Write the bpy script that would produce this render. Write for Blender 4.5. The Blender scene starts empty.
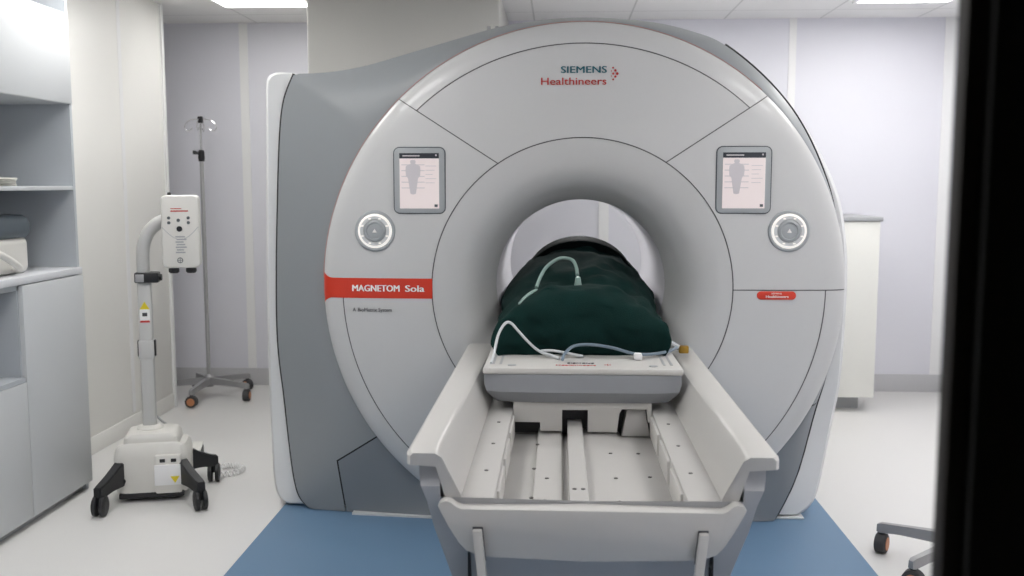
import bpy, bmesh, math, random
from mathutils import Vector, Matrix
random.seed(7)
PI = math.pi
S = bpy.context.scene
COL = S.collection

# ------------------------------------------------------------------ materials
def mat(name, rgb, rough=.5, metal=0., noise=0., nscale=40., emit=0., coat=0., bump=0., bscale=300., trans=0., spec=.5):
    m = bpy.data.materials.new(name); m.use_nodes = True
    nt = m.node_tree; b = nt.nodes['Principled BSDF']
    lin = [((c/255.)/12.92 if c/255. <= .04045 else ((c/255.+.055)/1.055)**2.4) for c in rgb]
    col = (*lin, 1)
    b.inputs['Base Color'].default_value = col
    b.inputs['Roughness'].default_value = rough
    b.inputs['Metallic'].default_value = metal
    b.inputs['Coat Weight'].default_value = coat
    b.inputs['Coat Roughness'].default_value = .08
    b.inputs['Specular IOR Level'].default_value = spec
    b.inputs['Transmission Weight'].default_value = trans
    tc = nt.nodes.new('ShaderNodeTexCoord')
    n = nt.nodes.new('ShaderNodeTexNoise'); n.inputs['Scale'].default_value = nscale; n.inputs['Detail'].default_value = 4
    nt.links.new(tc.outputs['Object'], n.inputs['Vector'])
    mx = nt.nodes.new('ShaderNodeMix'); mx.data_type = 'RGBA'
    k = max(noise, .01)
    mx.inputs[6].default_value = (*[c*(1-k) for c in lin], 1); mx.inputs[7].default_value = (*[min(1, c*(1+k)) for c in lin], 1)
    nt.links.new(n.outputs['Fac'], mx.inputs[0]); nt.links.new(mx.outputs[2], b.inputs['Base Color'])
    if emit:
        b.inputs['Emission Color'].default_value = col; b.inputs['Emission Strength'].default_value = emit
    if bump:
        n2 = nt.nodes.new('ShaderNodeTexNoise'); n2.inputs['Scale'].default_value = bscale; n2.inputs['Detail'].default_value = 3
        nt.links.new(tc.outputs['Object'], n2.inputs['Vector'])
        bp = nt.nodes.new('ShaderNodeBump'); bp.inputs['Strength'].default_value = bump; bp.inputs['Distance'].default_value = .01
        nt.links.new(n2.outputs['Fac'], bp.inputs['Height']); nt.links.new(bp.outputs['Normal'], b.inputs['Normal'])
    return m

M = dict(
    wall=mat('lavender wall laminate', (225, 225, 232), .45, noise=.015, nscale=3),
    wallstrip=mat('white joint strip', (238, 238, 238), .4),
    pillar=mat('warm white wall laminate', (238, 237, 233), .45, noise=.01, nscale=4),
    pier=mat('pale grey wall laminate', (200, 199, 195), .5, noise=.01, nscale=4),
    base=mat('grey coved skirting', (196, 196, 198), .4, noise=.02),
    black=mat('black painted wall', (9, 9, 9), .8, noise=.1),
    jamb=mat('dark brown frame', (34, 27, 23), .6, noise=.1),
    floor=mat('light grey speckled vinyl', (220, 219, 217), .38, noise=.05, nscale=220),
    mat=mat('blue vinyl mat', (103, 134, 163), .5, noise=.08, nscale=260),
    ceil=None,
    plate=mat('silver grey plastic', (203, 203, 202), .36, noise=.008, nscale=60, coat=.3),
    body=mat('mid grey plastic', (144, 148, 150), .42, noise=.01, nscale=60),
    panel=mat('slate grey plastic', (128, 133, 138), .42, noise=.01, nscale=60),
    wing=mat('pale silver plastic', (220, 221, 221), .35, noise=.008, coat=.2),
    seam=mat('black rubber seam', (28, 28, 30), .8),
    gap=mat('dark joint and recess shade', (96, 96, 98), .8),
    red=mat('signal red paint', (214, 58, 34), .4),
    redink=mat('red ink', (190, 52, 44), .5),
    pink=mat('thin red pinstripe', (196, 140, 134), .4),
    teal=mat('teal ink', (28, 96, 108), .5),
    darkink=mat('dark grey ink', (66, 66, 70), .5),
    whiteink=mat('white ink', (245, 242, 238), .5),
    bezel=mat('grey bezel plastic', (166, 170, 172), .35),
    bezeldark=mat('dark rim plastic', (84, 90, 94), .4),
    screen=mat('lit display', (226, 214, 212), .25, emit=.12),
    bar=mat('dark title bar', (44, 48, 56), .3),
    icon=mat('grey figure graphic', (192, 187, 190), .4, emit=.08),
    iconline=mat('pale grey graphic', (196, 190, 192), .4, emit=.08),
    lit=mat('lit white ring', (240, 236, 230), .3, emit=.22),
    knob=mat('grey control plastic', (206, 208, 208), .3, coat=.3),
    bore=mat('white bore lining', (226, 224, 230), .4),
    table=mat('white table plastic', (206, 204, 200), .4, noise=.01, nscale=30, coat=.1),
    trough=mat('grey white table plastic', (194, 192, 189), .4, noise=.015, nscale=30),
    shell=mat('grey table shell plastic', (190, 191, 193), .4, noise=.01),
    bump=mat('blue grey bumper plastic', (150, 153, 158), .45, noise=.01),
    metal=mat('brushed steel', (172, 172, 173), .35, metal=.4),
    greymetal=mat('grey powder coated metal', (156, 156, 157), .4, metal=.3),
    chrome=mat('chrome', (210, 210, 212), .12, metal=1.),
    screw=mat('dark screw head', (96, 94, 92), .4, metal=.5),
    green=mat('dark green cotton cloth', (8, 40, 37), .92, noise=.3, nscale=14, bump=.25, bscale=260, spec=.2),
    dark=mat('black coil padding', (10, 18, 18), .9, noise=.1, spec=.1),
    tube=mat('pale grey green tubing', (150, 176, 168), .35),
    cable=mat('white cable sheath', (206, 210, 212), .4),
    cableb=mat('blue grey cable sheath', (120, 136, 150), .4),
    brass=mat('brass connector', (176, 140, 60), .35, metal=.8),
    cab=mat('pale blue grey laminate', (200, 203, 205), .45, noise=.012, nscale=8),
    cabin=mat('grey laminate carcass', (186, 191, 196), .5, noise=.012, nscale=8),
    cabtop=mat('pale worktop laminate', (218, 220, 224), .4),
    cream=mat('cream laminate', (230, 230, 224), .45, noise=.01),
    greytop=mat('grey laminate edge', (170, 172, 174), .45),
    inj=mat('off white device plastic', (222, 220, 214), .4, noise=.01),
    injcol=mat('grey white painted column', (196, 196, 194), .4),
    blackp=mat('black plastic', (26, 27, 30), .45),
    tyre=mat('grey black tyre', (56, 56, 58), .6),
    orange=mat('orange brown wheel cap', (196, 132, 92), .5),
    yellow=mat('yellow warning sticker', (226, 206, 40), .5),
    lid=mat('dark slate lid plastic', (84, 94, 102), .45),
    paper=mat('paper', (214, 212, 204), .7),
)

# ceiling tiles: procedural grid
def ceil_mat():
    m = bpy.data.materials.new('ceiling tiles'); m.use_nodes = True
    nt = m.node_tree; b = nt.nodes['Principled BSDF']; b.inputs['Roughness'].default_value = .7
    tc = nt.nodes.new('ShaderNodeTexCoord')
    mp = nt.nodes.new('ShaderNodeMapping'); mp.inputs['Location'].default_value = (.17, .0, 0)
    br = nt.nodes.new('ShaderNodeTexBrick'); br.offset = 0
    br.inputs['Scale'].default_value = 1; br.inputs['Brick Width'].default_value = .6; br.inputs['Row Height'].default_value = .6
    br.inputs['Mortar Size'].default_value = .006; br.inputs['Mortar Smooth'].default_value = .3
    br.inputs['Color1'].default_value = (.86, .855, .845, 1); br.inputs['Color2'].default_value = (.85, .845, .835, 1)
    br.inputs['Mortar'].default_value = (.62, .62, .61, 1)
    nt.links.new(tc.outputs['Object'], mp.inputs[0]); nt.links.new(mp.outputs[0], br.inputs['Vector'])
    nt.links.new(br.outputs['Color'], b.inputs['Base Color'])
    return m
M['ceil'] = ceil_mat()
def light_mat(name, L):
    m = bpy.data.materials.new(name); m.use_nodes = True
    nt = m.node_tree; nt.nodes.clear()
    e = nt.nodes.new('ShaderNodeEmission'); e.inputs[0].default_value = (1, .985, .965, 1); e.inputs[1].default_value = L
    o = nt.nodes.new('ShaderNodeOutputMaterial'); nt.links.new(e.outputs[0], o.inputs[0])
    return m
M['lamp'] = light_mat('lit diffuser', 5.6); M['lamp2'] = light_mat('lit bore strip', 12)

# ------------------------------------------------------------------ mesh helpers (all in world metres)
class MB:
    def __init__(s): s.bm = bmesh.new()
    def v(s, p): return s.bm.verts.new(p)
    def box(s, x0, x1, y0, y1, z0, z1, bev=0., seg=2, rot=None):
        t = bmesh.new(); bmesh.ops.create_cube(t, size=1)
        for q in t.verts:
            q.co = Vector(((x0+x1)/2+q.co.x*(x1-x0), (y0+y1)/2+q.co.y*(y1-y0), (z0+z1)/2+q.co.z*(z1-z0)))
        if bev: bmesh.ops.bevel(t, geom=t.edges[:], offset=bev, segments=seg, profile=.5, affect='EDGES', clamp_overlap=True)
        if rot is not None:
            for q in t.verts: q.co = rot @ q.co
        s.merge(t); return s
    def merge(s, t):
        me = bpy.data.meshes.new('tmp'); t.to_mesh(me); t.free(); s.bm.from_mesh(me); bpy.data.meshes.remove(me)
    def prism(s, pts, axis, a, b, bev=0., seg=2):
        # pts: 2D outline; axis 'y': pts are (x,z); 'z': (x,y); 'x': (y,z)
        t = bmesh.new()
        def P(p, d): return {'y': (p[0], d, p[1]), 'z': (p[0], p[1], d), 'x': (d, p[0], p[1])}[axis]
        A = [t.verts.new(P(p, a)) for p in pts]; B = [t.verts.new(P(p, b)) for p in pts]
        n = len(pts)
        t.faces.new(A); t.faces.new(B[::-1])
        for i in range(n): t.faces.new((A[i], B[i], B[(i+1) % n], A[(i+1) % n]))
        bmesh.ops.recalc_face_normals(t, faces=t.faces[:])
        if bev:
            es = [e for e in t.edges if e.calc_face_angle(0) > .5]
            bmesh.ops.bevel(t, geom=es, offset=bev, segments=seg, profile=.5, affect='EDGES', clamp_overlap=True)
        s.merge(t); return s
    def tube(s, path, r, n=10, cap=True):
        path = [Vector(p) for p in path]; rs = r if isinstance(r, (list, tuple)) else [r]*len(path)
        rings = []; up = None
        for i, p in enumerate(path):
            d = (path[min(i+1, len(path)-1)]-path[max(i-1, 0)]).normalized()
            if up is None:
                up = Vector((0, 0, 1)) if abs(d.z) < .9 else Vector((1, 0, 0))
            a = d.cross(up).normalized(); b = a.cross(d).normalized(); up = b
            rings.append([s.v(p+a*math.cos(k*2*PI/n)*rs[i]+b*math.sin(k*2*PI/n)*rs[i]) for k in range(n)])
        for i in range(len(rings)-1):
            for k in range(n): s.bm.faces.new((rings[i][k], rings[i][(k+1) % n], rings[i+1][(k+1) % n], rings[i+1][k]))
        if cap: s.bm.faces.new(rings[0][::-1]); s.bm.faces.new(rings[-1])
        return s
    def cyl(s, p, q, r, n=20, r2=None): return s.tube([p, q], [r, r if r2 is None else r2], n)
    def lathe(s, prof, c, axis='z', n=32, closed=False):
        # prof: (r, h) along axis from c
        rings = []
        for r, h in prof:
            ring = []
            for k in range(n):
                a = 2*PI*k/n; u, w = r*math.cos(a), r*math.sin(a)
                o = {'z': (u, w, h), 'y': (u, h, w), 'x': (h, u, w)}[axis]
                ring.append(s.v(Vector(c)+Vector(o)))
            rings.append(ring)
        R = list(zip(rings, rings[1:]))
        if closed: R.append((rings[-1], rings[0]))
        for A, B in R:
            for k in range(n): s.bm.faces.new((A[k], A[(k+1) % n], B[(k+1) % n], B[k]))
        if not closed:
            for ring in (rings[0], rings[-1]): s.bm.faces.new(ring)
        return s
    def grid(s, f, nu, nv, closed=False):
        V = [[s.v(f(i, j)) for j in range(nv)] for i in range(nu)]
        for i in range(nu-1):
            for j in range(nv if closed else nv-1):
                s.bm.faces.new((V[i][j], V[i+1][j], V[i+1][(j+1) % nv], V[i][(j+1) % nv]))
        return V
    def build(s, name, material, parent=None, smooth=True, recalc=True):
        bmesh.ops.remove_doubles(s.bm, verts=s.bm.verts[:], dist=1e-5)
        if recalc: bmesh.ops.recalc_face_normals(s.bm, faces=s.bm.faces[:])
        off = Vector((0, 0, 0)); q = parent
        while q: off += q.location; q = q.parent
        for v in s.bm.verts: v.co -= off
        if smooth:
            for f in s.bm.faces: f.smooth = True
            for e in s.bm.edges:
                if len(e.link_faces) == 2 and e.calc_face_angle(0) > .6: e.smooth = False
        me = bpy.data.meshes.new(name); s.bm.to_mesh(me); s.bm.free()
        me.materials.append(material)
        o = bpy.data.objects.new(name, me); COL.objects.link(o); o.parent = parent
        return o

def tag(o, label, cat, group=None):
    o['label'] = label; o['category'] = cat
    if group: o['group'] = group
    return o
def thing(name, label, cat, loc, group=None):
    o = bpy.data.objects.new(name, None); o.empty_display_size = .1; COL.objects.link(o); o.location = loc
    return tag(o, label, cat, group)
def struct(mb, name, m):
    o = mb.build(name, m); o['kind'] = 'structure'; return o
def copy_tree(o, parent=None):
    c = o.copy(); COL.objects.link(c); c.parent = parent
    for ch in list(o.children): copy_tree(ch, c)
    return c
def catmull(pts, n=6):
    out = []
    for i in range(len(pts)-1):
        p0 = pts[max(i-1, 0)]; p1 = pts[i]; p2 = pts[i+1]; p3 = pts[min(i+2, len(pts)-1)]
        for k in range(n):
            t = k/n
            out.append(tuple(.5*((2*b)+(-a+c)*t+(2*a-5*b+4*c-d)*t*t+(-a+3*b-3*c+d)*t**3) for a, b, c, d in zip(p0, p1, p2, p3)))
    out.append(tuple(pts[-1])); return out
def rrect(x0, x1, z0, z1, r, n=6):
    o = []
    for cx, cz, a0 in ((x1-r, z1-r, 0), (x0+r, z1-r, 90), (x0+r, z0+r, 180), (x1-r, z0+r, 270)):
        for k in range(n+1):
            a = math.radians(a0+90*k/n); o.append((cx+r*math.cos(a), cz+r*math.sin(a)))
    return o
def text_mesh(s, size, name, material, parent, fn, align='CENTER', bold=0., width=None):
    """lettering as thin solid shapes; fn maps (u, w, d) in text space to world."""
    cu = bpy.data.curves.new(name, 'FONT'); cu.body = s; cu.size = size; cu.align_x = align
    cu.extrude = .0008; cu.resolution_u = 3
    t = bpy.data.objects.new('t', cu); COL.objects.link(t)
    bpy.context.view_layer.update()
    me = bpy.data.meshes.new_from_object(t.evaluated_get(bpy.context.evaluated_depsgraph_get()))
    bpy.data.objects.remove(t); bpy.data.curves.remove(cu)
    mb = MB(); mb.bm.from_mesh(me); bpy.data.meshes.remove(me)
    k = 1.
    if width:
        xs = [v.co.x for v in mb.bm.verts]; k = width/(max(xs)-min(xs))
    if bold:                                    # heavier strokes: the outline again, shifted sideways
        geo = bmesh.ops.duplicate(mb.bm, geom=mb.bm.verts[:]+mb.bm.edges[:]+mb.bm.faces[:])['geom']
        for v in geo:
            if isinstance(v, bmesh.types.BMVert): v.co.x += bold*2.2/k; v.co.z += .0002
    for v in mb.bm.verts: v.co = Vector(fn(v.co.x*k, v.co.y, v.co.z))
    return mb.build(name, material, parent, smooth=False)

# ------------------------------------------------------------------ room shell
H = 2.385
struct(MB().box(-3.1, 2.75, -1.0, 6.45, -.1, 0), 'floor', M['floor'])
struct(MB().box(-3.1, 2.75, -1.0, 6.45, H, H+.1), 'ceiling', M['ceil'])
struct(MB().box(-3.1, 2.65, 6.3, 6.4, 0, H), 'wall_back', M['wall'])
struct(MB().box(2.55, 2.65, .94, 6.3, 0, H), 'wall_right', M['wall'])
struct(MB().box(-3.0, -2.33, 4.075, 5.63, 0, H, .004), 'wall_left', M['pillar'])       # panelled pier beside the shelves
struct(MB().box(-3.1, -3.0, 5.63, 6.3, 0, H), 'wall_recess', M['wall'])
struct(MB().box(-2.75, -2.62, .94, 4.075, 0, H), 'wall_shelves', M['pillar'])
struct(MB().box(-1.395, -.335, 5.345, 6.3, 0, H, .012), 'wall_pier', M['pier'])
struct(MB().box(.388, 2.75, .9, .94, 0, H), 'wall_front', M['black'])
struct(MB().box(-3.1, -.78, .9, .94, 0, H), 'wall_front_west', M['black'])
struct(MB().box(-.78, .388, .9, .94, 2.12, H), 'wall_front_lintel', M['black'])
struct(MB().box(.46, 2.55, .941, .955, 0, H), 'wall_lining', M['wall'])
struct(MB().box(-2.75, -.80, .941, .955, 0, H), 'wall_lining_west', M['wall'])
struct(MB().box(-.80, .46, .941, .955, 2.14, H), 'wall_lining_lintel', M['wall'])
struct(MB().box(.369, .388, .915, .94, 0, 2.12, .002), 'trim_1', M['jamb'])
struct(MB().box(-.78, -.71, .9, .94, 0, 2.12, .002), 'trim_2', M['jamb'])
for i, (a, b) in enumerate(((-2.09, -2.035), (.25, .315), (1.44, 1.485), (2.405, 2.48))):
    struct(MB().box(a, b, 6.294, 6.3, .1, H-.002), 'trim_%d' % (i+3), M['wallstrip'])
struct(MB().box(-2.33, -2.3285, 5.06, 5.10, .1, H-.002), 'trim_7', M['wallstrip'])
struct(MB().box(-2.335, -2.318, 5.61, 5.64, 0, H-.002), 'trim_8', M['wallstrip'])
struct(MB().box(-3.0, 2.55, 6.288, 6.3, 0, .115, .003), 'baseboard_back', M['base'])
struct(MB().box(-2.33, -2.322, 4.075, 5.61, 0, .09, .003), 'baseboard_left', M['pillar'])
struct(MB().box(2.538, 2.55, .94, 6.288, 0, .115, .003), 'baseboard_right', M['base'])

# floor mat
tag(MB().box(-1.15, 1.10, 1.3, 5.6, 0, .004, .001).build('floor_mat', M['mat']),
    'blue vinyl floor mat lying under the scanner and patient table', 'floor mat')

# ceiling lights
def ceiling_light(x0, x1, y0, y1, label, group=None):
    t = thing('ceiling_light', label, 'ceiling light', ((x0+x1)/2, (y0+y1)/2, H-.02), group)
    mb = MB(); w = .018
    for a in ((x0, x1, y0, y0+w), (x0, x1, y1-w, y1), (x0, x0+w, y0+w, y1-w), (x1-w, x1, y0+w, y1-w)): mb.box(*a, H-.016, H-.0005)
    mb.build('frame', M['wallstrip'], t, smooth=False)
    MB().box(x0+w, x1-w, y0+w, y1-w, H-.012, H-.001).build('diffuser', M['lamp'], t, smooth=False)
ceiling_light(-1.97, -1.43, 5.33, 5.69, 'lit square ceiling light above the drip stand that stands before the back wall')
ceiling_light(1.66, 2.20, 5.13, 5.73, 'lit square ceiling light above the low cream cabinet')
for x, y in ((-1.2, 1.5), (-1.2, 2.75), (1.5, 1.5), (1.5, 2.75)):
        ceiling_light(x-.3, x+.3, y-.3, y+.3, 'lit square ceiling light over the front half of the room', 'ceiling lights over the front half of the room')
for x in (-1.75, 1.9):
    ceiling_light(x-.3, x+.3, 3.7, 4.3, 'lit square ceiling light beside the scanner', 'ceiling lights beside the scanner')

for x in (.80,):  # extra panel above the view, added to brighten the wall behind the scanner
    ceiling_light(x-.3, x+.3, 4.78, 5.38, 'added light panel out of view over the scanner rear, brightening the back wall', 'added light panels over the rear of the scanner')

# ------------------------------------------------------------------ MRI scanner
CX, CZ = .083, .94
mri = thing('mri_scanner', 'large grey and silver MRI scanner with round front and central bore on the blue mat', 'scanner', (CX, 4.6, .004))
PROF = [(.342, 3.925), (.347, 3.90), (.36, 3.86), (.378, 3.82), (.40, 3.78), (.43, 3.747), (.465, 3.724), (.51, 3.709), (.55, 3.703), (.60, 3.70),
        (.75, 3.704), (.9, 3.712), (.96, 3.72), (.99, 3.731), (1.008, 3.744), (1.016, 3.758), (1.02, 3.782)]
PF = catmull(PROF, 3)
def surfY(r):
    for (a, ya), (b, yb) in zip(PF, PF[1:]):
        if a <= r <= b: return ya+(yb-ya)*(r-a)/max(b-a, 1e-9)
    return PF[-1][1] if r > 1 else PF[0][1]
def onplate(x, z, d=0.): return (x, surfY(math.hypot(x-CX, z-CZ))-d, z)
R1, R2, G = .579, .932, .0020
rows = sorted(set([round(r, 5) for r, _ in PF if min(abs(r-R1), abs(r-R2)) > .008]+[.62, .66, .7, .8, .85, .93, R1-G, R1+G, R2-G, R2+G]))
NT = 288
def plate_bm(off=0.):
    mb = MB()
    mb.grid(lambda i, j: (CX+rows[i]*math.cos(2*PI*j/NT), surfY(rows[i])+off, CZ+rows[i]*math.sin(2*PI*j/NT)), len(rows), NT, closed=True)
    # cut level just above the mat
    bmesh.ops.bisect_plane(mb.bm, geom=mb.bm.verts[:]+mb.bm.edges[:]+mb.bm.faces[:], plane_co=(0, 0, .012), plane_no=(0, 0, -1), clear_outer=True)
    return mb
pb = plate_bm()
def lineplane(p, q):
    d = Vector((q[0]-p[0], 0, q[1]-p[1])).normalized(); n = Vector((-d.z, 0, d.x))
    if n.z < 0: n = -n
    return Vector((p[0], 0, p[1])), n
DL = lineplane((-.242, 1.424), (-.612, 1.662)); DR = lineplane((.407, 1.430), (.762, 1.662)); HZ = (Vector((0, 0, CZ)), Vector((0, 0, 1)))
for co, no in (DL, DR, HZ):
    for s in (-1, 1):
        bmesh.ops.bisect_plane(pb.bm, geom=pb.bm.verts[:]+pb.bm.edges[:]+pb.bm.faces[:], plane_co=co+no*G*s, plane_no=no)
def region(c):
    r = math.hypot(c.x-CX, c.z-CZ)
    if r < R1-G: return 'funnel_ring'
    if r < R1+G: return None
    dl = (c-DL[0]).dot(DL[1]); dr = (c-DR[0]).dot(DR[1]); h = c.z-CZ
    dl = dl if True else 0
    if h > 0:
        if abs(h) < G: return None
        if c.x < CX and abs(dl) < G or c.x > CX and abs(dr) < G: return None
        top = dl > 0 if c.x < CX else dr > 0
        if not top: return 'side_west' if c.x < CX else 'side_east'
        if abs(r-R2) < G: return None
        return 'top_panel' if r < R2 else 'top_rim'
    if abs(h) < G or abs(r-R2) < G: return None
    sd = '_w' if c.x < CX else '_e'
    return ('lower_panel' if r < R2 else 'lower_rim')+sd
fr = {}
for f in pb.bm.faces:
    c = f.calc_center_median(); fr[f.index] = region(Vector((c.x, 0, c.z)))
pb.bm.faces.ensure_lookup_table()
groups = {}
for f in pb.bm.faces:
    c = f.calc_center_median(); k = region(Vector((c.x, 0, c.z)))
    if k: groups.setdefault(k, []).append([tuple(v.co) for v in f.verts])
pb.bm.free()
pname = dict(funnel_ring='bore_funnel', side_west='side_panel', side_east='side_panel', top_panel='top_panel', top_rim='rim_panel', lower_panel_w='lower_panel', lower_panel_e='lower_panel', lower_rim_w='rim_panel', lower_rim_e='rim_panel')
for k, fs in groups.items():
    mb = MB()
    for f in fs: mb.bm.faces.new([mb.v(p) for p in f])
    mb.build(pname[k], M['plate'], mri)
plate_bm(.008).build('joint_backing', M['gap'], mri)
# grey side and top body
GL = [(-1.03, .006), (-1.079, .074), (-1.109, .24), (-1.136, .485), (-1.155, .707), (-1.152, .995), (-1.14, 1.28), (-1.126, 1.524), (-1.106, 1.674), (-1.063, 1.78)]
GT = [(-1.063, 1.78), (-.917, 1.787), (-.777, 1.81), (-.636, 1.848), (-.437, 1.904), (-.24, 1.957), (-.083, 1.980), (.093, 1.990), (.33, 1.974), (.5, 1.937), (.637, 1.881), (.814, 1.735),
      (.95, 1.560), (1.055, 1.325), (1.098, 1.104), (1.106, .886), (1.078, .64), (1.029, .443), (.954, .19), (.86, .006)]
GP = catmull(GL, 5)[:-1]+catmull(GT, 5)
WL = [(-1.14, .006), (-1.175, .03), (-1.2, .12), (-1.216, .43), (-1.218, .857), (-1.21, 1.25), (-1.2, 1.566), (-1.197, 1.72), (-1.190, 1.772), (-1.165, 1.793), (-1.11, 1.797)]
WT = [(-1.11, 1.797), (-1.05, 1.786), (-1.0, 1.765), (-.917, 1.76), (-.777, 1.785), (-.436, 1.88), (-.083, 1.955), (.093, 1.965), (.33, 1.95), (.5, 1.915), (.657, 1.880), (.839, 1.738),
      (.985, 1.555), (1.105, 1.320), (1.148, 1.12), (1.158, .913), (1.147, .58), (1.122, .40), (1.06, .12), (1.02, .04), (.97, .006)]
WP = catmull(WL, 5)[:-1]+catmull(WT, 5)
def polyr(P, th):
    """distance from the bore axis to outline P along angle th"""
    d = (math.cos(th), math.sin(th)); best = 0
    n = len(P)
    for i in range(n):
        a = (P[i][0]-CX, P[i][1]-CZ); b = (P[(i+1) % n][0]-CX, P[(i+1) % n][1]-CZ)
        ex, ez = b[0]-a[0], b[1]-a[1]; den = d[0]*ez-d[1]*ex
        if abs(den) < 1e-12: continue
        t = (a[0]*ez-a[1]*ex)/den; u = (a[0]*d[1]-a[1]*d[0])/den
        if t > 0 and -1e-9 <= u <= 1+1e-9: best = max(best, t)
    return best
NA = 480
TH = [2*PI*j/NA for j in range(NA)]
rG = [polyr(GP, t) for t in TH]; rW = [polyr(WP, t) for t in TH]
def circ(th, R=1.018):
    s = math.sin(th); return min(R, (.006-CZ)/s) if s < -1e-6 else R
def yend(j):
    z = CZ+rG[j]*math.sin(TH[j]); x = abs(CX+rG[j]*math.cos(TH[j])-CX)
    a = max(0., min(1., (.5-z)/.5)); a = a*a*(3-2*a)
    return 3.86-a*(.11 if x < .62 else .11-.075*min(1, (x-.62)/.5))
YE = [yend(j) for j in range(NA)]
brow = []
for k in range(11):
    s = k/10; brow.append(([circ(t)*(1-s)+g*s for t, g in zip(TH, rG)], [3.772+(e-3.772)*s**1.6 for e in YE]))
brow += [([g-.004 for g in rG], [e+.008 for e in YE]), ([g-.014 for g in rG], [e+.012 for e in YE]), ([g-.03 for g in rG], 3.9), ([g-.035 for g in rG], 5.18)]
def polar(rw, j): return (CX+rw[0][j]*math.cos(TH[j]), rw[1][j] if isinstance(rw[1], list) else rw[1], CZ+rw[0][j]*math.sin(TH[j]))
bb = MB(); bb.grid(lambda i, j: polar(brow[i], j), len(brow), NA, closed=True)
for v in bb.bm.verts: v.co.z = max(v.co.z, .006)
# service panel cut out of the lower corner
PA, PB, PC = (-.902, .222), (-.55, .447), (-.869, -.02)
s1 = lineplane(PA, PB); d2 = Vector((PC[0]-PA[0], 0, PC[1]-PA[1])).normalized(); s2 = (Vector((PA[0], 0, PA[1])), Vector((-d2.z, 0, d2.x)))
if s2[1].x < 0: s2 = (s2[0], -s2[1])
s3 = lineplane((1.13, .50), (.55, .40))       # level joint low on the other flank
for co, no in (s1, s2, s3):
    for s in (-.003, .003):
        bmesh.ops.bisect_plane(bb.bm, geom=bb.bm.verts[:]+bb.bm.edges[:]+bb.bm.faces[:], plane_co=co+no*s, plane_no=no)
gb = {}
for f in bb.bm.faces:
    c = f.calc_center_median(); c = Vector((c.x, 0, c.z)); y = f.calc_center_median().y
    e1 = (c-s1[0]).dot(s1[1]); e2 = (c-s2[0]).dot(s2[1]); e3 = (c-s3[0]).dot(s3[1])
    k = 'body'
    if y < 3.873 and c.x < .08:
        if e1 < -.003 and e2 > .003: k = 'panel'
        elif e1 < .003 and e2 > -.003: k = None
    if y < 3.873 and c.x > .08 and c.z < .7:
        if e3 < -.003: k = 'panel2'
        elif e3 < .003: k = None
    if k: gb.setdefault(k, []).append([tuple(v.co) for v in f.verts])
bb.bm.free()
for k, nm, mm in (('body', 'body_cover', M['body']), ('panel', 'service_panel', M['panel']), ('panel2', 'service_panel', M['panel'])):
    mb = MB()
    for f in gb[k]: mb.bm.faces.new([mb.v(p) for p in f])
    mb.build(nm, mm, mri)
bk = MB(); bk.grid(lambda i, j: (lambda p: (p[0], p[1]+.012, max(p[2], .007)))(polar(brow[i], j)), 10, NA, closed=True); bk.build('joint_backing', M['seam'], mri)
# pale rear shell
wrow = [([g-.02 for g in rG], [e+.024 for e in YE]), ([max(g-.02, w-.022) for g, w in zip(rG, rW)], [e+.028 for e in YE]), ([max(g-.02, w-.007) for g, w in zip(rG, rW)], [e+.045 for e in YE]), ([max(g-.022, w) for g, w in zip(rG, rW)], 3.96),
        ([w for w in rW], 5.2), ([w-.01 for w in rW], 5.28), ([w-.05 for w in rW], 5.32), ([.46]*NA, 5.335), ([.37]*NA, 5.29)]
wb = MB(); wb.grid(lambda i, j: polar(wrow[i], j), len(wrow), NA, closed=True)
for v in wb.bm.verts: v.co.z = max(v.co.z, .006)
wb.build('rear_shell', M['wing'], mri)
# black joint between body and rear shell
def joint(t0, t1):
    pts = []
    for k in range(90):
        t = t0+(t1-t0)*k/89; r = polyr(GP, t)+.003; pts.append((CX+r*math.cos(t), YE[int(round(t/(2*PI)*NA)) % NA]+.013, max(.012, CZ+r*math.sin(t))))
    return pts
ang = lambda p: math.atan2(p[1]-CZ, p[0]-CX)
MB().tube(joint(ang((-1.062, 1.779)), ang((-1.03, .01))+2*PI), .0065, 8).build('seal_strip', M['seam'], mri)
MB().tube(joint(ang((.637, 1.881)), ang((.86, .012))), .0065, 8).build('seal_strip', M['seam'], mri)
# red pinstripe round the upper rim
MB().tube([(CX+1.0215*math.cos(t), 3.772, CZ+1.0215*math.sin(t)) for t in [math.radians(178-k*(178-48)/120) for k in range(121)]], .0012, 6).build('pinstripe', M['pink'], mri)
# bore lining
MB().lathe([(.342, 3.92), (.343, 4.2), (.345, 5.12), (.36, 5.25), (.372, 5.30), (.385, 5.30), (.39, 3.96)], (CX, 0, CZ), 'y', 96, closed=True).build('bore_lining', M['bore'], mri)
bl = MB().box(CX-.03, CX+.03, 4.4, 5.1, CZ+.337, CZ+.3415).build('bore_light', M['lamp2'], mri)
MB().box(CX-.032, CX+.032, 4.39, 4.399, CZ+.3365, CZ+.342).build('end_cap', M['bore'], bl)
MB().prism([(-.84, 3.765), (-.5, 3.735), (.65, 3.735), (.65, 3.80), (-.84, 3.80)], 'z', .0042, .012).build('plinth', M['wing'], mri)
MB().box(.86, .985, 3.80, 3.95, .0042, .012, .002).build('plinth', M['wing'], mri)
# stubs on the roof
for x in (-.295, -.262):
    MB().cyl((x, 4.02, 1.90), (x, 4.02, 1.985), .0075, 12).build('roof_stub', M['greymetal'], mri)
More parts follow.
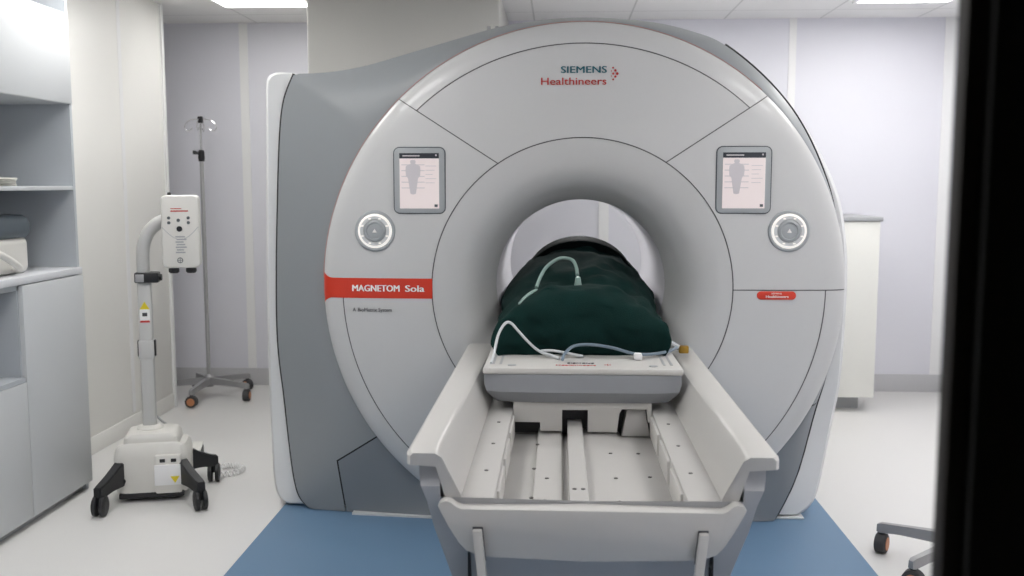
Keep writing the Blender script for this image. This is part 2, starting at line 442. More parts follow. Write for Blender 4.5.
# red name stripe on the front
xs0 = []
mb = MB(); NXs = 60
def stripe(i, j):
    zz = .9005+(.979-.9005)*j/10
    xl = CX-math.sqrt(1.0195**2-(zz-CZ)**2)
    x = xl+(CX-R1+.002-xl)*(i/NXs)**1.3
    u = x-xl
    fl = .028*max(0, 1-u/.045)**2.2
    z = .94+(zz-.94)*(1+fl/.0395)
    r = math.hypot(x-CX, z-CZ)
    if r > 1.0195: x = CX-math.sqrt(max(0, 1.0195**2-(z-CZ)**2))
    p = onplate(x, z, .0016); return p
mb.grid(stripe, NXs+1, 11); st = mb.build('name_stripe', M['red'], mri)
text_mesh('MAGNETOM', .036, 'lettering', M['whiteink'], st, lambda u, w, d: onplate(-.7175+u, .9275+w, .0035+d), bold=.0011, width=.186)
text_mesh('Sola', .036, 'lettering', M['whiteink'], st, lambda u, w, d: onplate(-.5645+u, .9275+w, .0035+d), bold=.0011, width=.074)
for wd, wx, ww in (('A', -.804, .012), ('BioMatrix', -.752, .076), ('System', -.681, .052)):
    text_mesh(wd, .021, 'lettering', M['darkink'], mri, lambda u, w, d: onplate(wx+u, .8475+w, .002+d), width=ww)
# maker's mark at the top
text_mesh('SIEMENS', .036, 'lettering', M['teal'], mri, lambda u, w, d: onplate(.0855+u, 1.7605+w, .002+d), bold=.0008, width=.172)
text_mesh('Healthineers', .039, 'lettering', M['redink'], mri, lambda u, w, d: onplate(.0475+u, 1.7165+w, .002+d), bold=.0003, width=.246)
mb = MB()
for px, pz, r in ((.196, 1.779, .0035), (.190, 1.767, .002), (.205, 1.769, .0045), (.197, 1.757, .0042), (.212, 1.757, .0052), (.205, 1.746, .0045), (.190, 1.748, .002), (.197, 1.735, .0035)):
    y = onplate(px, pz)[1]; mb.lathe([(r, -.003), (r, -.001)], (px, y, pz), 'y', 14)
mb.build('dot_emblem', M['redink'], mri)
# small red badge on the other side
yb = onplate(.827, .92)[1]
bd = MB().prism(rrect(.753, .901, .904, .936, .0155), 'y', yb-.004, yb+.004, .0012).build('badge', M['red'], mri)
text_mesh('SIEMENS', .008, 'lettering', M['whiteink'], bd, lambda u, w, d: (.827+u, yb-.0045-d, .925+w), width=.04)
text_mesh('Healthineers', .013, 'lettering', M['whiteink'], bd, lambda u, w, d: (.829+u, yb-.0045-d, .9115+w), bold=.0003, width=.085)
# displays
def display(x0, x1, z0, z1):
    y = onplate((x0+x1)/2, (z0+z1)/2)[1]-.003
    rim = MB().prism(rrect(x0-.004, x1+.004, z0-.004, z1+.004, .024), 'y', y-.001, y+.02).build('display_rim', M['bezeldark'], mri)
    bz = MB().prism(rrect(x0, x1, z0, z1, .02), 'y', y-.006, y+.015, .0015).build('display', M['bezel'], mri)
    a, b, c, d = x0+.021, x1-.021, z0+.017, z1-.02
    MB().prism(rrect(a, b, c, d, .002), 'y', y-.0075, y).build('screen', M['screen'], bz)
    MB().box(a, b, y-.0085, y-.005, d-.020, d).build('title_bar', M['bar'], bz)
    yy = y-.0085
    MB().box(a+.012, a+.078, yy-.0004, yy+.001, d-.012, d-.008).build('menu_mark', M['iconline'], bz)
    MB().box(b-.014, b-.008, yy-.0004, yy+.001, d-.011, d-.005).build('menu_mark', M['iconline'], bz)
    # grey figure of a lying patient, head up
    fx = a+.052; ft = d-.026; hh = (d-c)*.62
    out = [(.010, 0), (.014, -.05), (.010, -.10), (.022, -.14), (.034, -.18), (.036, -.3), (.034, -.46), (.028, -.50), (.024, -.54), (.02, -.7), (.016, -.86), (.013, -.98), (.004, -1.0)]
    P = [(fx+w*.8, ft+t*hh) for w, t in out]+[(fx-w*.8, ft+t*hh) for w, t in out[::-1]]
    MB().prism(P, 'y', yy, yy+.001).build('patient_graphic', M['icon'], bz)
    for k in range(5): MB().box(fx-.045, fx+.045, yy+.0002, yy+.001, ft-.02-.022*k, ft-.0165-.022*k).build('scan_line', M['iconline'], bz)
    for k in range(5): MB().box(b-.052, b-.010-.007*(k % 3), yy, yy+.001, d-.05-.016*k, d-.0475-.016*k).build('list_line', M['iconline'], bz)
    MB().box(b-.018, b-.006, yy, yy+.001, c+.006, c+.016).build('screen_button', M['bezeldark'], bz)
display(-.637, -.443, 1.233, 1.481)
display(.591, .792, 1.235, 1.482)
def control(x, z):
    y = onplate(x, z)[1]
    k = MB().lathe([(.079, .008), (.079, -.006), (.075, -.010), (.069, -.010), (.067, -.006), (.06, .0)], (x, y, z), 'y', 48).build('control_knob', M['bezel'], mri)
    MB().lathe([(.067, -.004), (.066, -.010), (.060, -.012), (.045, -.011), (.0445, -.006)], (x, y, z), 'y', 48, closed=True).build('lit_ring', M['lit'], k)
    MB().lathe([(.0575, -.008), (.057, -.0125), (.045, -.0125), (.0445, -.008)], (x, y, z), 'y', 48, closed=True).build('key_ring', M['knob'], k)
    MB().lathe([(.044, -.004), (.043, -.012), (.038, -.016), (.032, -.0165), (.030, -.012), (.012, -.014), (.0, -.0145)][:6], (x, y, z), 'y', 40).build('dial', M['bezel'], k)
    for q in range(8):
        t = math.radians(22.5+45*q); u, w = x+.051*math.cos(t), z+.051*math.sin(t)
        MB().box(u-.005, u+.005, y-.0138, y-.010, w-.0028, w+.0028, .0008, 1).build('key_mark', M['lit'], k)
    MB().prism([(x-.009, z-.006), (x+.009, z-.006), (x, z+.009)], 'y', y-.0165, y-.012).build('arrow_mark', M['whiteink'], k)
control(-.716, 1.163); control(.867, 1.166)

# ------------------------------------------------------------------ patient table
TX = .075
tab = thing('patient_table', 'white patient table with open trough and grey front shell docked at the scanner', 'patient table', (TX, 2.9, .004))
zs = [(.70, .405, 2.205), (.665, .403, 2.192), (.64, .397, 2.178), (.612, .388, 2.185), (.60, .384, 2.188), (.53, .371, 2.21), (.44, .348, 2.245), (.33, .318, 2.27), (.2, .285, 2.29), (.01, .26, 2.3)]
mb = MB()
for sgn in (-1, 1):
    F = [mb.v((TX+sgn*w, y, z)) for z, w, y in zs]; B = [mb.v((TX+sgn*w, 3.715, z)) for z, w, y in zs]
    I = [mb.v((TX+sgn*(.352 if z > .605 else 0), y+(.0 if z > .605 else .02), z)) for z, w, y in zs]
    for i in range(len(zs)-1):
        mb.bm.faces.new((F[i], F[i+1], B[i+1], B[i])); mb.bm.faces.new((F[i], F[i+1], I[i+1], I[i]))
    J = [mb.v((TX+sgn*.352, 3.715, z)) for z in (.70, .665, .64, .612, .60)]
    K = I[:4]+[mb.v((TX+sgn*.352, 2.2, .60))]
    for i in range(4): mb.bm.faces.new((K[i], K[i+1], J[i+1], J[i]))
mb.build('table_shell', M['shell'], tab)
# front panel with raised ears
half = [(0, .593), (.30, .593), (.312, .598), (.325, .609), (.336, .612), (.35, .608), (.356, .598), (.35, .585), (.33, .548), (.308, .512), (.29, .492), (.265, .481), (.22, .476), (0, .470)]
P = [(TX+x, z) for x, z in half]+[(TX-x, z) for x, z in half[-2:0:-1]]
MB().prism(P, 'y', 2.158, 2.222, .004).build('front_panel', M['table'], tab)
for sg, xo in ((-1, -.2625), (1, .2575)):
    b = MB()
    lean = -sg*.055
    pts = [(xo+TX-.0105, .547), (xo+TX+.0105, .547), (xo+TX+.0105+lean*.9, .06), (xo+TX-.0105+lean*.9, .06)]
    b.prism(pts, 'y', 2.138, 2.156, .002).build('guide_bar', M['table'], tab)
    MB().prism([(xo+TX-.012, .551), (xo+TX+.012, .551), (xo+TX+.012+lean*.14, .47), (xo+TX-.012+lean*.14, .47)], 'y', 2.1565, 2.16).build('bar_slot', M['gap'], tab)
    MB().box(TX+sg*.289-.002, TX+sg*.289+.002, 2.212, 2.26, .05, .478).build('shell_joint', M['seam'], tab)
# side rails
for sg in (-1, 1):
    A = [(.432, .694), (.432, .715), (.424, .722), (.372, .722), (.356, .712), (.306, .609), (.306, .54), (.325, .54), (.36, .69)]
    mb = MB(); ys = [2.165, 2.175, 2.2, 2.28, 2.4, 2.6, 3.0, 3.4, 3.722]
    fl = [.012, .004, .0, -.004, -.002, .0, .0, .0, .0]
    V = []
    for y, o in zip(ys, fl):
        row = []
        for k, (x, z) in enumerate(A):
            xx = x
            if k in (0, 1, 2): xx -= max(0, o)*1.0
            if k in (3, 4): xx += {2.165: -.010, 2.175: -.008, 2.2: -.004}.get(y, -.02*(y-2.28)/1.44)
            y2 = max(y, 2.206) if k in (5, 6, 7) else y
            row.append(mb.v((TX+sg*xx, y2, z)))
        V.append(row)
    n = len(A)
    for i in range(len(V)-1):
        for k in range(n):
            try: mb.bm.faces.new((V[i][k], V[i+1][k], V[i+1][(k+1) % n], V[i][(k+1) % n]))
            except ValueError: pass
    mb.bm.faces.new(V[0]); mb.bm.faces.new(V[-1][::-1])
    mb.build('side_rail', M['table'], tab)
    gd = MB().box(*sorted((TX+sg*.309, TX+sg*.226)), 2.205, 3.5, .50, .606, .006).build('guide_ledge', M['trough'], tab)
    for y in (2.42, 2.68, 2.93):
        MB().cyl((TX+sg*.262, y, .6055), (TX+sg*.262, y, .6075), .0055, 12).build('screw', M['screw'], gd)
    # ribbed strip along the ledge
    mb = MB()
    for k in range(3):
        y0 = 2.28+.28*k; mb.box(*sorted((TX+sg*.231, TX+sg*.218)), y0, y0+.22, .53, .597, .004)
    mb.build('ledge_clip', M['table'], gd)
T = [(-.235, .512), (-.146, .512), (-.142, .528), (-.066, .528), (-.064, .508), (-.048, .508), (-.047, .56), (.0, .56), (.004, .528), (.104, .528), (.13, .514), (.192, .514), (.197, .512), (.235, .512), (.235, .49), (-.235, .49)]
tf = MB().prism([(TX+x, z) for x, z in T], 'y', 2.195, 3.7, .0015).build('trough_bed', M['trough'], tab)
for u, y, z in ((-.142, 2.96, .528), (-.146, 2.70, .528), (-.108, 2.61, .528), (-.146, 2.44, .528), (-.11, 2.42, .528), (-.034, 2.42, .56), (-.012, 2.42, .56), (.082, 2.87, .528), (.084, 2.62, .528), (.082, 2.42, .528),
                (.17, 2.92, .514), (.184, 2.68, .514), (.19, 2.44, .514)):
    MB().cyl((TX+u, y, z-.001), (TX+u, y, z+.0016), .0058, 12).build('screw', M['screw'], tf)
# sliding top
top = MB()
O = [(-.322, 3.052), (.322, 3.052), (.322, 3.45), (.25, 3.75), (.25, 5.22), (-.25, 5.22), (-.25, 3.75), (-.322, 3.45)]
top.prism([(TX+x, y) for x, y in O], 'z', .733, .754, .006)
top.prism([(TX+x*.9, y) for x, y in O[2:-1]+[(-.322, 3.45)]], 'z', .69, .734, .004)
top = top.build('sliding_top', M['table'], tab)
for sg in (-1, 1):
    mb = MB()
    for k in (.268, .292): mb.box(*sorted((TX+sg*(k-.004), TX+sg*(k+.004))), 3.12, 3.45, .7535, .7548)
    mb.build('side_groove', M['greytop'], top)
    MB().lathe([(.014, 0), (.014, .002), (.010, .0028)], (TX+sg*.23, 3.10, .7538), 'z', 20).build('locking_stud', M['greytop'], top)
text_mesh('SIEMENS', .026, 'lettering', M['darkink'], top, lambda u, w, d: (TX-.005+u, 3.135+w, .7545+d), bold=.0003, width=.088)
text_mesh('Healthineers', .022, 'lettering', M['redink'], top, lambda u, w, d: (TX-.022+u, 3.10+w, .7545+d), bold=.0003, width=.13)
mb = MB()
for u, w in ((0, 0), (.008, .008), (.008, -.008), (.016, 0)): mb.lathe([(.003, 0), (.003, .001)], (TX+.075+u, 3.118+w, .7543), 'z', 10)
mb.build('dot_emblem', M['redink'], top)
# grey end bumper: upper face upright, lower face tucked under, rounded lower corners
mb = MB()
prof = [(.733, .319, 3.050), (.70, .3185, 3.0495), (.675, .311, 3.049), (.655, .298, 3.068), (.634, .277, 3.088)]
NXb = 24
def bump(i, j):
    z, w, y = prof[i]; s = -1+2*j/NXb
    return (TX+w*s, y+.02*abs(s)**6, z)
V = mb.grid(bump, len(prof), NXb+1)
Bk = [[mb.v((TX+w*s, 3.3, z)) for s in (-1, 1)] for z, w, y in prof]
for i in range(len(prof)-1):
    mb.bm.faces.new((V[i][0], V[i+1][0], Bk[i+1][0], Bk[i][0])); mb.bm.faces.new((V[i][-1], V[i+1][-1], Bk[i+1][1], Bk[i][1]))
mb.bm.faces.new([*V[-1], Bk[-1][1], Bk[-1][0]]); mb.bm.faces.new([*V[0], Bk[0][1], Bk[0][0]])
mb.build('end_bumper', M['bump'], tab)
# hanging bracket below the bumper
Bp = [(-.15, .636), (-.15, .566), (-.062, .566), (-.062, .537), (.01, .537), (.01, .608), (.094, .608), (.094, .535), (.189, .535), (.197, .598), (.205, .612), (.285, .612), (.29, .57), (.301, .565), (.301, .636)]
MB().prism(Bp, 'y', 3.095, 3.115, .0015).build('hanging_bracket', M['table'], tab)
MB().box(TX-.225, TX+.225, 3.17, 3.19, .50, .66).build('recess_shade', M['gap'], tab)  # dark sheet: shade behind the bracket put in as colour
MB().prism([(.205, .516), (.30, .516), (.283, .606), (.222, .606)], 'y', 3.118, 3.165, .003).build('stop_block', M['trough'], tab)

# ------------------------------------------------------------------ draped patient
rows_c = [(3.30, .312, .0), (3.285, .318, .05), (3.28, .322, .10), (3.285, .314, .15), (3.305, .295, .19), (3.34, .272, .212), (3.40, .258, .222), (3.55, .262, .226), (3.7, .27, .235),
          (3.9, .285, .262), (4.1, .288, .295), (4.3, .285, .305), (4.6, .28, .30), (4.9, .27, .27), (5.1, .26, .24), (5.17, .25, .12), (5.19, .25, .0)]
RC = catmull(rows_c, 5)
NS = 72
from mathutils import noise as mnoise
cl = MB()
def cloth(i, j):
    y, w, h = RC[i]; h = max(h, 0.)
    ph = PI*j/NS
    c, s = math.cos(ph), math.sin(ph)
    pw = .72 if y < 3.5 else .72+.10*min(1, (y-3.5)/.5)
    w *= 1+.13*math.exp(-((h*s**.78-.11)/.07)**2)*min(1, max(0, (y-3.4)/.2))
    x = w*(1 if c > 0 else -1)*abs(c)**pw; z = h*s**.78
    p = Vector((x*7, y*6, z*9))
    nz = mnoise.noise(p)*.022+mnoise.noise(p*2.3+Vector((3, 1, 7)))*.013+abs(mnoise.noise(p*1.3+Vector((9, 4, 2))))*.018-.004
    # vertical folds at the hanging front and flared hem on the sides
    hem = max(0, 1-z/.14)
    fold = math.sin(x*38+mnoise.noise(Vector((x*5, 0, 2)))*4)*.007*(1 if y < 3.36 else .3)
    x2 = TX+x*(1+.03*hem*math.sin(y*30)+.10*max(0, 1-abs(z-.10)/.07)*(1 if y < 3.6 else .0)*abs(c)**3)
    yy = y-(fold*(.4+.6*hem))+(nz if y < 3.36 else 0)
    sag = -.012*math.sin(PI*min(1, max(0, (y-3.4)/.4))) if 3.4 < y < 3.8 else 0
    x2 = TX+(x2-TX)*(1-.09*math.exp(-z/.035)*abs(c))
    return (x2+nz*.5, yy, .7565+max(0, z+(nz+sag)*min(1, z/.05)))
cl.grid(cloth, len(RC), NS+1)
clo = cl.build('draped_cloth', M['green'])
sm = clo.modifiers.new('thickness', 'SOLIDIFY'); sm.thickness = .004; sm.offset = -1
tag(clo, 'dark green cloth draped over the covered patient lying on the table inside the scanner bore', 'cloth')
# dark pad arched over the cloth
mb = MB(); n = 20
def pad(i, j):
    a = math.radians(20+140*i/n); y = 4.2+.32*j/6; e = 1-abs(j-3)/3*.06
    return (TX+.012+.21*math.cos(a), y, .76+.097+.213*math.sin(a)**.8*e)
mb.grid(pad, n+1, 7)
po = mb.build('coil_pad', M['dark']); q = po.modifiers.new('thickness', 'SOLIDIFY'); q.thickness = .042; q.offset = 1
bv = po.modifiers.new('round', 'BEVEL'); bv.width = .006; bv.segments = 3
tag(po, 'black arched coil pad resting on top of the green cloth deep in the bore', 'coil pad')

def cz(x, y):
    """height of the cloth at x,y"""
    best = .7565
    for k in range(len(RC)-1):
        if RC[k][0] <= y <= RC[k+1][0]:
            f = (y-RC[k][0])/max(1e-6, RC[k+1][0]-RC[k][0]); w = RC[k][1]+(RC[k+1][1]-RC[k][1])*f; h = RC[k][2]+(RC[k+1][2]-RC[k][2])*f
            c = min(1, abs(x-TX)/w); pw = .72 if y < 3.5 else .72+.10*min(1, (y-3.5)/.5)
            cc = c**(1/pw); best = .7565+h*max(0, 1-cc*cc)**.39
    return best
# pale tube with flat ends on the cloth
t = thing('clear_tube', 'pale grey tube with two flat end pieces curving over the green cloth', 'tube', (-.02, 3.8, 1.0))
pth = catmull([(-.085, 3.50, cz(-.085, 3.5)+.012), (-.07, 3.56, 1.005), (-.045, 3.66, 1.035), (0, 3.76, 1.055), (.045, 3.74, 1.052), (.062, 3.68, 1.03), (.066, 3.60, cz(.066, 3.6)+.02)], 6)
MB().tube(pth, .0065, 8).build('hose', M['tube'], t)
MB().prism([(.050, .962), (.082, .962), (.074, 1.01), (.058, 1.01)], 'y', 3.455, 3.49, .004).build('end_piece', M['tube'], t)
mb = MB(); mb.lathe([(.001, -.004), (.045, -.003), (.05, 0), (.045, .004), (.001, .005)], (0, 0, 0), 'z', 20)
for v in mb.bm.verts:
    x, y, z = v.co; v.co = Vector((-.135+x*1.15, 3.45+y*.8, cz(-.135+x*1.15, 3.45+y*.8)+.008+z))
mb.build('end_piece', M['tube'], t)

def cable(name, pts, r, m, label, cat='cable'):
    return tag(MB().tube(catmull(pts, 8), r, 8).build(name, m), label, cat)
zt = .7615
cable('white_cable', [(-.222, 3.085, zt+.002), (-.216, 3.13, .785), (-.205, 3.19, .84), (-.185, 3.235, .872), (-.165, 3.245, .872), (-.14, 3.245, .845), (-.11, 3.245, .812), (-.075, 3.248, .78), (-.035, 3.24, zt), (.0, 3.20, zt), (-.03, 3.232, zt+.004), (-.065, 3.245, zt+.014), (-.02, 3.248, zt+.016), (.05, 3.245, zt+.004), (.08, 3.235, zt)],
      .0048, M['cable'], 'white cable looping up over the lower edge of the green cloth from the table edge')
cable('thick_cable', [(.01, 3.15, zt+.003), (.018, 3.19, .778), (.05, 3.235, .797), (.11, 3.245, .80), (.18, 3.245, .79), (.25, 3.24, .772), (.31, 3.25, .768), (.375, 3.31, .768), (.415, 3.40, .766)],
      .0055, M['cableb'], 'blue grey cable lying along the front hem of the green cloth')
cb = thing('cable_connector', 'small clear connector with a brass tip on the table rail beside the cloth', 'connector', (.43, 3.45, .723))
MB().tube(catmull([(.36, 3.39, .775), (.39, 3.43, .78), (.43, 3.47, .755)], 6), .010, 8).build('sleeve', M['cable'], cb)
MB().box(.432, .466, 3.455, 3.485, .735, .762, .004).build('brass_tip', M['brass'], cb)
tag(MB().box(.25, .278, 3.20, 3.23, .7555, .778, .006).build('cable_clip', M['wallstrip']), 'small white clip on the table at the corner of the green cloth', 'clip')

# ------------------------------------------------------------------ drip stands
def caster(mb_parent, x, y, ztop, a, R=.036, w=.040, cap=M['orange']):
    """wheel whose axle lies along angle a"""
    ax = Vector((math.cos(a), math.sin(a), 0)); c = Vector((x, y, R+.001))
    k = MB().tube([c-ax*w/2, c-ax*w*.42, c+ax*w*.42, c+ax*w/2], [R*.86, R, R, R*.86], 24).build('caster', M['tyre'], mb_parent)
    for s in (-1, 1): MB().cyl(c+ax*s*w*.5, c+ax*s*(w*.5+.002), R*.66, 20).build('wheel_cap', cap, k)
    MB().tube([(x, y, ztop), (x, y, 2*R+.006), c+ax*0+Vector((0, 0, R*.3))], [.009, .012, .008], 10).build('fork', M['blackp'], k)
def iv_stand(cx, cy, label, angs):
    t = thing('drip_stand', label, 'drip stand', (cx, cy, 0), 'drip stands')
    MB().tube([(cx, cy, .073), (cx, cy, .088), (cx, cy, .133), (cx, cy, .15)], [.028, .034, .034, .02], 20).build('hub', M['greymetal'], t)
    for k, a in enumerate(angs):
        a = math.radians(a); d = Vector((math.cos(a), math.sin(a), 0)); n = Vector((-d.y, d.x, 0))
        mb = MB(); L = .29
        secs = [(.02, .019, .088, .130), (.12, .017, .088, .126), (.22, .014, .086, .118), (L, .013, .078, .112), (L+.012, .010, .080, .106)]
        V = []
        for s, hw, z0, z1 in secs:
            p = Vector((cx, cy, 0))+d*s
            V.append([mb.v(p+n*hw+Vector((0, 0, z0))), mb.v(p+n*hw*.8+Vector((0, 0, z1))), mb.v(p-n*hw*.8+Vector((0, 0, z1))), mb.v(p-n*hw+Vector((0, 0, z0)))])
        for A, B in zip(V, V[1:]):
            for q in range(4): mb.bm.faces.new((A[q], B[q], B[(q+1) % 4], A[(q+1) % 4]))
        mb.bm.faces.new(V[0]); mb.bm.faces.new(V[-1])
        mb.build('leg', M['greymetal'], t)
        caster(t, cx+d.x*(L-.005), cy+d.y*(L-.005), .09, (1.62, .05, 1.0, 2.4, 1.4)[k])
    MB().cyl((cx, cy, .15), (cx, cy, 1.50), .0125, 16).build('pole', M['metal'], t)
    MB().cyl((cx, cy, 1.5), (cx, cy, 1.735), .007, 12).build('inner_pole', M['chrome'], t)
    c = MB().tube([(cx, cy, 1.485), (cx, cy, 1.50), (cx, cy, 1.545), (cx, cy, 1.555)], [.017, .02, .02, .013], 16).build('height_clamp', M['blackp'], t)
    MB().tube([(cx-.015, cy-.005, 1.535), (cx-.04, cy-.012, 1.54), (cx-.048, cy-.014, 1.54)], [.008, .013, .011], 12).build('clamp_knob', M['blackp'], c)
    MB().tube([(cx, cy, 1.72), (cx, cy, 1.725), (cx, cy, 1.755), (cx, cy, 1.76)], [.014, .017, .017, .012], 14).build('hook_head', M['blackp'], t)
    for a in (8, 98, 188, 278):
        a = math.radians(a); d = (math.cos(a), math.sin(a))
        pts = [(0, 1.738), (.03, 1.742), (.065, 1.735), (.09, 1.712), (.094, 1.688), (.080, 1.672), (.062, 1.676), (.05, 1.69)]
        MB().tube(catmull([(cx+d[0]*r, cy+d[1]*r, z) for r, z in pts], 4), .0032, 6).build('hook', M['chrome'], t)
    return t
iv = iv_stand(-2.215, 5.90, 'grey drip stand with hooks on five wheeled legs before the back wall', (-91, -19, 53, 125, 197))
iv2 = copy_tree(iv); iv2.location = (1.41, 3.30, 0); iv2.rotation_euler = (0, 0, math.radians(-126))
iv2['label'] = 'grey wheeled stand base with orange capped wheels showing beside the dark door frame'

# ------------------------------------------------------------------ contrast injector
IX, IY = -1.755, 4.0
inj = thing('contrast_injector', 'white wheeled contrast injector with a bent arm, twin port head and boxy base', 'injector', (IX, IY, 0))
body = MB()
IA = math.radians(15)
sec = [(.036, .144, .105), (.09, .152, .115), (.19, .153, .115), (.225, .146, .108), (.236, .138, .100), (.243, .115, .090), (.272, .112, .09), (.288, .10, .08), (.296, .08, .06)]
def inb(i, j):
    z, w, d = sec[i]; a = 2*PI*j/40; c, s = math.cos(a), math.sin(a)
    return (IX+w*(1 if c > 0 else -1)*abs(c)**.28, IY+d*(1 if s > 0 else -1)*abs(s)**.28, z+(.02*(1-abs(c)**2) if 1 <= i <= 4 and s < 0 and z > .2 else 0))
V = body.grid(inb, len(sec), 40, closed=True); body.bm.faces.new(V[0]); body.bm.faces.new(V[-1])
body.build('base_housing', M['inj'], inj)
MB().box(IX-.132, IX+.132, IY-.108, IY+.10, .016, .042, .006).build('base_tray', M['blackp'], inj)
pl = MB().box(IX+.02, IX+.125, IY-.132, IY-.105, .04, .205, .006).build('socket_plate', M['inj'], inj)
for x in (.04, .085): MB().box(IX+x, IX+x+.022, IY-.135, IY-.131, .175, .19, .002).build('socket', M['blackp'], pl)
MB().box(IX+.018, IX+.128, IY-.142, IY-.130, .078, .165, .003).build('cover_flap', M['wallstrip'], pl)
MB().prism([(IX+.083, .116), (IX+.119, .116), (IX+.101, .087)], 'y', IY-.1445, IY-.141).build('warning_sticker', M['yellow'], pl)
MB().cyl((IX-.112, IY-.112, .098), (IX-.112, IY-.121, .098), .012, 18).build('plug', M['blackp'], inj)
for sx, sy in ((-1, -1), (1, -1), (-1, 1), (1, 1)):
    ex, ey = {(-1, -1): (-1.862, 3.71), (1, -1): (-1.482, 3.805), (-1, 1): (-1.98, 4.22), (1, 1): (-1.565, 4.19)}[(sx, sy)]
    ex, ey = IX+(ex-IX)*math.cos(IA)+(ey-IY)*math.sin(IA), IY-(ex-IX)*math.sin(IA)+(ey-IY)*math.cos(IA)
    mb = MB()
    A0 = Vector((IX+sx*.12, IY+sy*.09, .13)); A1 = Vector((ex, ey, .10))
    d = (A1-A0); d.z = 0; d.normalize(); n = Vector((-d.y, d.x, 0))
    V = []
    for k, (p, hw, hz) in enumerate(((A0, .022, .055), (A0.lerp(A1, .55), .02, .034), (A1-d*.01, .02, .026), (A1+d*.018, .016, .02))):
        V.append([mb.v(p+n*hw+Vector((0, 0, hz))), mb.v(p-n*hw+Vector((0, 0, hz))), mb.v(p-n*hw-Vector((0, 0, hz))), mb.v(p+n*hw-Vector((0, 0, hz)))])
    for A, B in zip(V, V[1:]):
        for q in range(4): mb.bm.faces.new((A[q], B[q], B[(q+1) % 4], A[(q+1) % 4]))
    mb.bm.faces.new(V[0]); mb.bm.faces.new(V[-1])
    bmesh.ops.bevel(mb.bm, geom=mb.bm.edges[:], offset=.004, segments=2, affect='EDGES')
    mb.build('leg', M['blackp'], inj)
    R = .042; c = Vector((ex, ey, R+.001)); a = 1.2 if sx > 0 else -.15; ax = Vector((math.cos(a), math.sin(a), 0)) if sy < 0 else Vector((1, 0, 0))
    if sy < 0 and sx > 0: ax = Vector((.96, .28, 0))
    cs = MB()
    for s in (-1, 1): cs.tube([c+ax*s*.006, c+ax*s*.009, c+ax*s*.022, c+ax*s*.026], [R*.9, R, R, R*.8], 22)
    cs = cs.build('caster', M['blackp'], inj)
    for s in (-1, 1): MB().cyl(c+ax*s*.026, c+ax*s*.0275, R*.55, 18).build('wheel_cap', M['tyre'], cs)
    MB().cyl((ex, ey, .045), (ex, ey, .09), .013, 12).build('fork', M['blackp'], cs)
MB().lathe([(.055, .29), (.055, .30), (.045, .31), (.04, .312)], (IX-.012, IY, 0), 'z', 28).build('column_collar', M['inj'], inj)
colx = IX-.012
mb = MB().box(colx-.027, colx+.027, IY-.022, IY+.022, .30, .93, .008)
cm = mb.build('column', M['injcol'], inj)
MB().box(colx-.031, colx+.031, IY-.0255, IY+.0255, .60, .68, .004).build('column_sleeve', M['injcol'], inj)
for sg in (-1, 1):
    MB().box(*sorted((colx+sg*.030, colx+sg*.037)), IY-.012, IY+.012, .61, .68, .003).build('latch', M['blackp'], inj)
mb = MB().box(colx-.020, colx+.020, IY-.0235, IY-.021, .765, .815)
mb.build('white_sticker', M['wallstrip'], cm)
MB().prism([(colx-.020, .815), (colx+.020, .815), (colx, .848)], 'y', IY-.0238, IY-.021).build('warning_sticker', M['yellow'], cm)
MB().box(colx-.010, colx+.010, IY-.0242, IY-.022, .785, .80).build('sticker_mark', M['darkink'], cm)
MB().box(colx-.019, colx+.019, IY-.0242, IY-.022, .758, .767).build('sticker_mark', M['redink'], cm)
cl2 = MB().box(colx-.035, colx+.062, IY-.038, IY+.034, .928, .972, .006).build('clamp', M['blackp'], inj)
MB().box(colx-.030, colx+.004, IY-.0405, IY-.037, .932, .965, .003).build('clamp_plate', M['metal'], cl2)
MB().cyl((colx+.062, IY, .948), (colx+.072, IY, .948), .014, 14).build('clamp_knob', M['blackp'], cl2)
HX = IX+.150
MB().tube(catmull([(colx-.002, IY, .965), (colx-.002, IY, 1.04), (colx+.004, IY, 1.09), (colx+.024, IY, 1.14), (colx+.058, IY, 1.175), (colx+.095, IY, 1.195)], 6), [.027]*31, 20).build('bent_arm', M['injcol'], inj)
hd = MB().prism(rrect(HX-.076, HX+.076, .992, 1.298, .022), 'y', IY-.075, IY+.015, .008, 3).build('injector_head', M['inj'], inj)
yf = IY-.0755
mb = MB()
for k in range(25):
    pass
arc = [(HX-.073+.146*k/24, 1.165-.052*math.sin(PI*k/24)) for k in range(25)]
MB().tube([(x, yf, z) for x, z in arc], .0012, 6).build('panel_line', M['greytop'], hd)
for x, z, r in ((-.044, 1.203, .0065), (-.044, 1.183, .0065), (.034, 1.203, .0065), (.034, 1.183, .0065), (-.006, 1.193, .007), (-.003, 1.157, .0115)):
    MB().cyl((HX+x, yf+.002, z), (HX+x, yf-.003, z), r, 16).build('button', M['blackp'] if r > .01 else M['bezeldark'], hd)
mb = MB(); mb.box(HX-.036, HX+.008, yf-.0006, yf+.001, 1.2405, 1.2435); mb.box(HX-.036, HX+.034, yf-.0006, yf+.001, 1.2290, 1.2340)
mb.build('maker_lettering', M['redink'], hd)
mb = MB()
for k in range(7): mb.box(HX-.02+.004*(k % 2), HX+.024-.006*((k+1) % 3), yf-.0006, yf+.001, 1.055+.011*k, 1.061+.011*k)
mb.build('instruction_mark', M['greytop'], hd)
mb = MB().lathe([(.012, 0), (.012, -.001), (.009, -.001), (.009, 0)], (HX-.004, yf, 1.025), 'y', 24, closed=True)
mb.box(HX-.013, HX+.005, yf-.001, yf, 1.024, 1.026); mb.box(HX-.005, HX-.003, yf-.001, yf, 1.016, 1.034)
mb.build('round_mark', M['bezeldark'], hd)
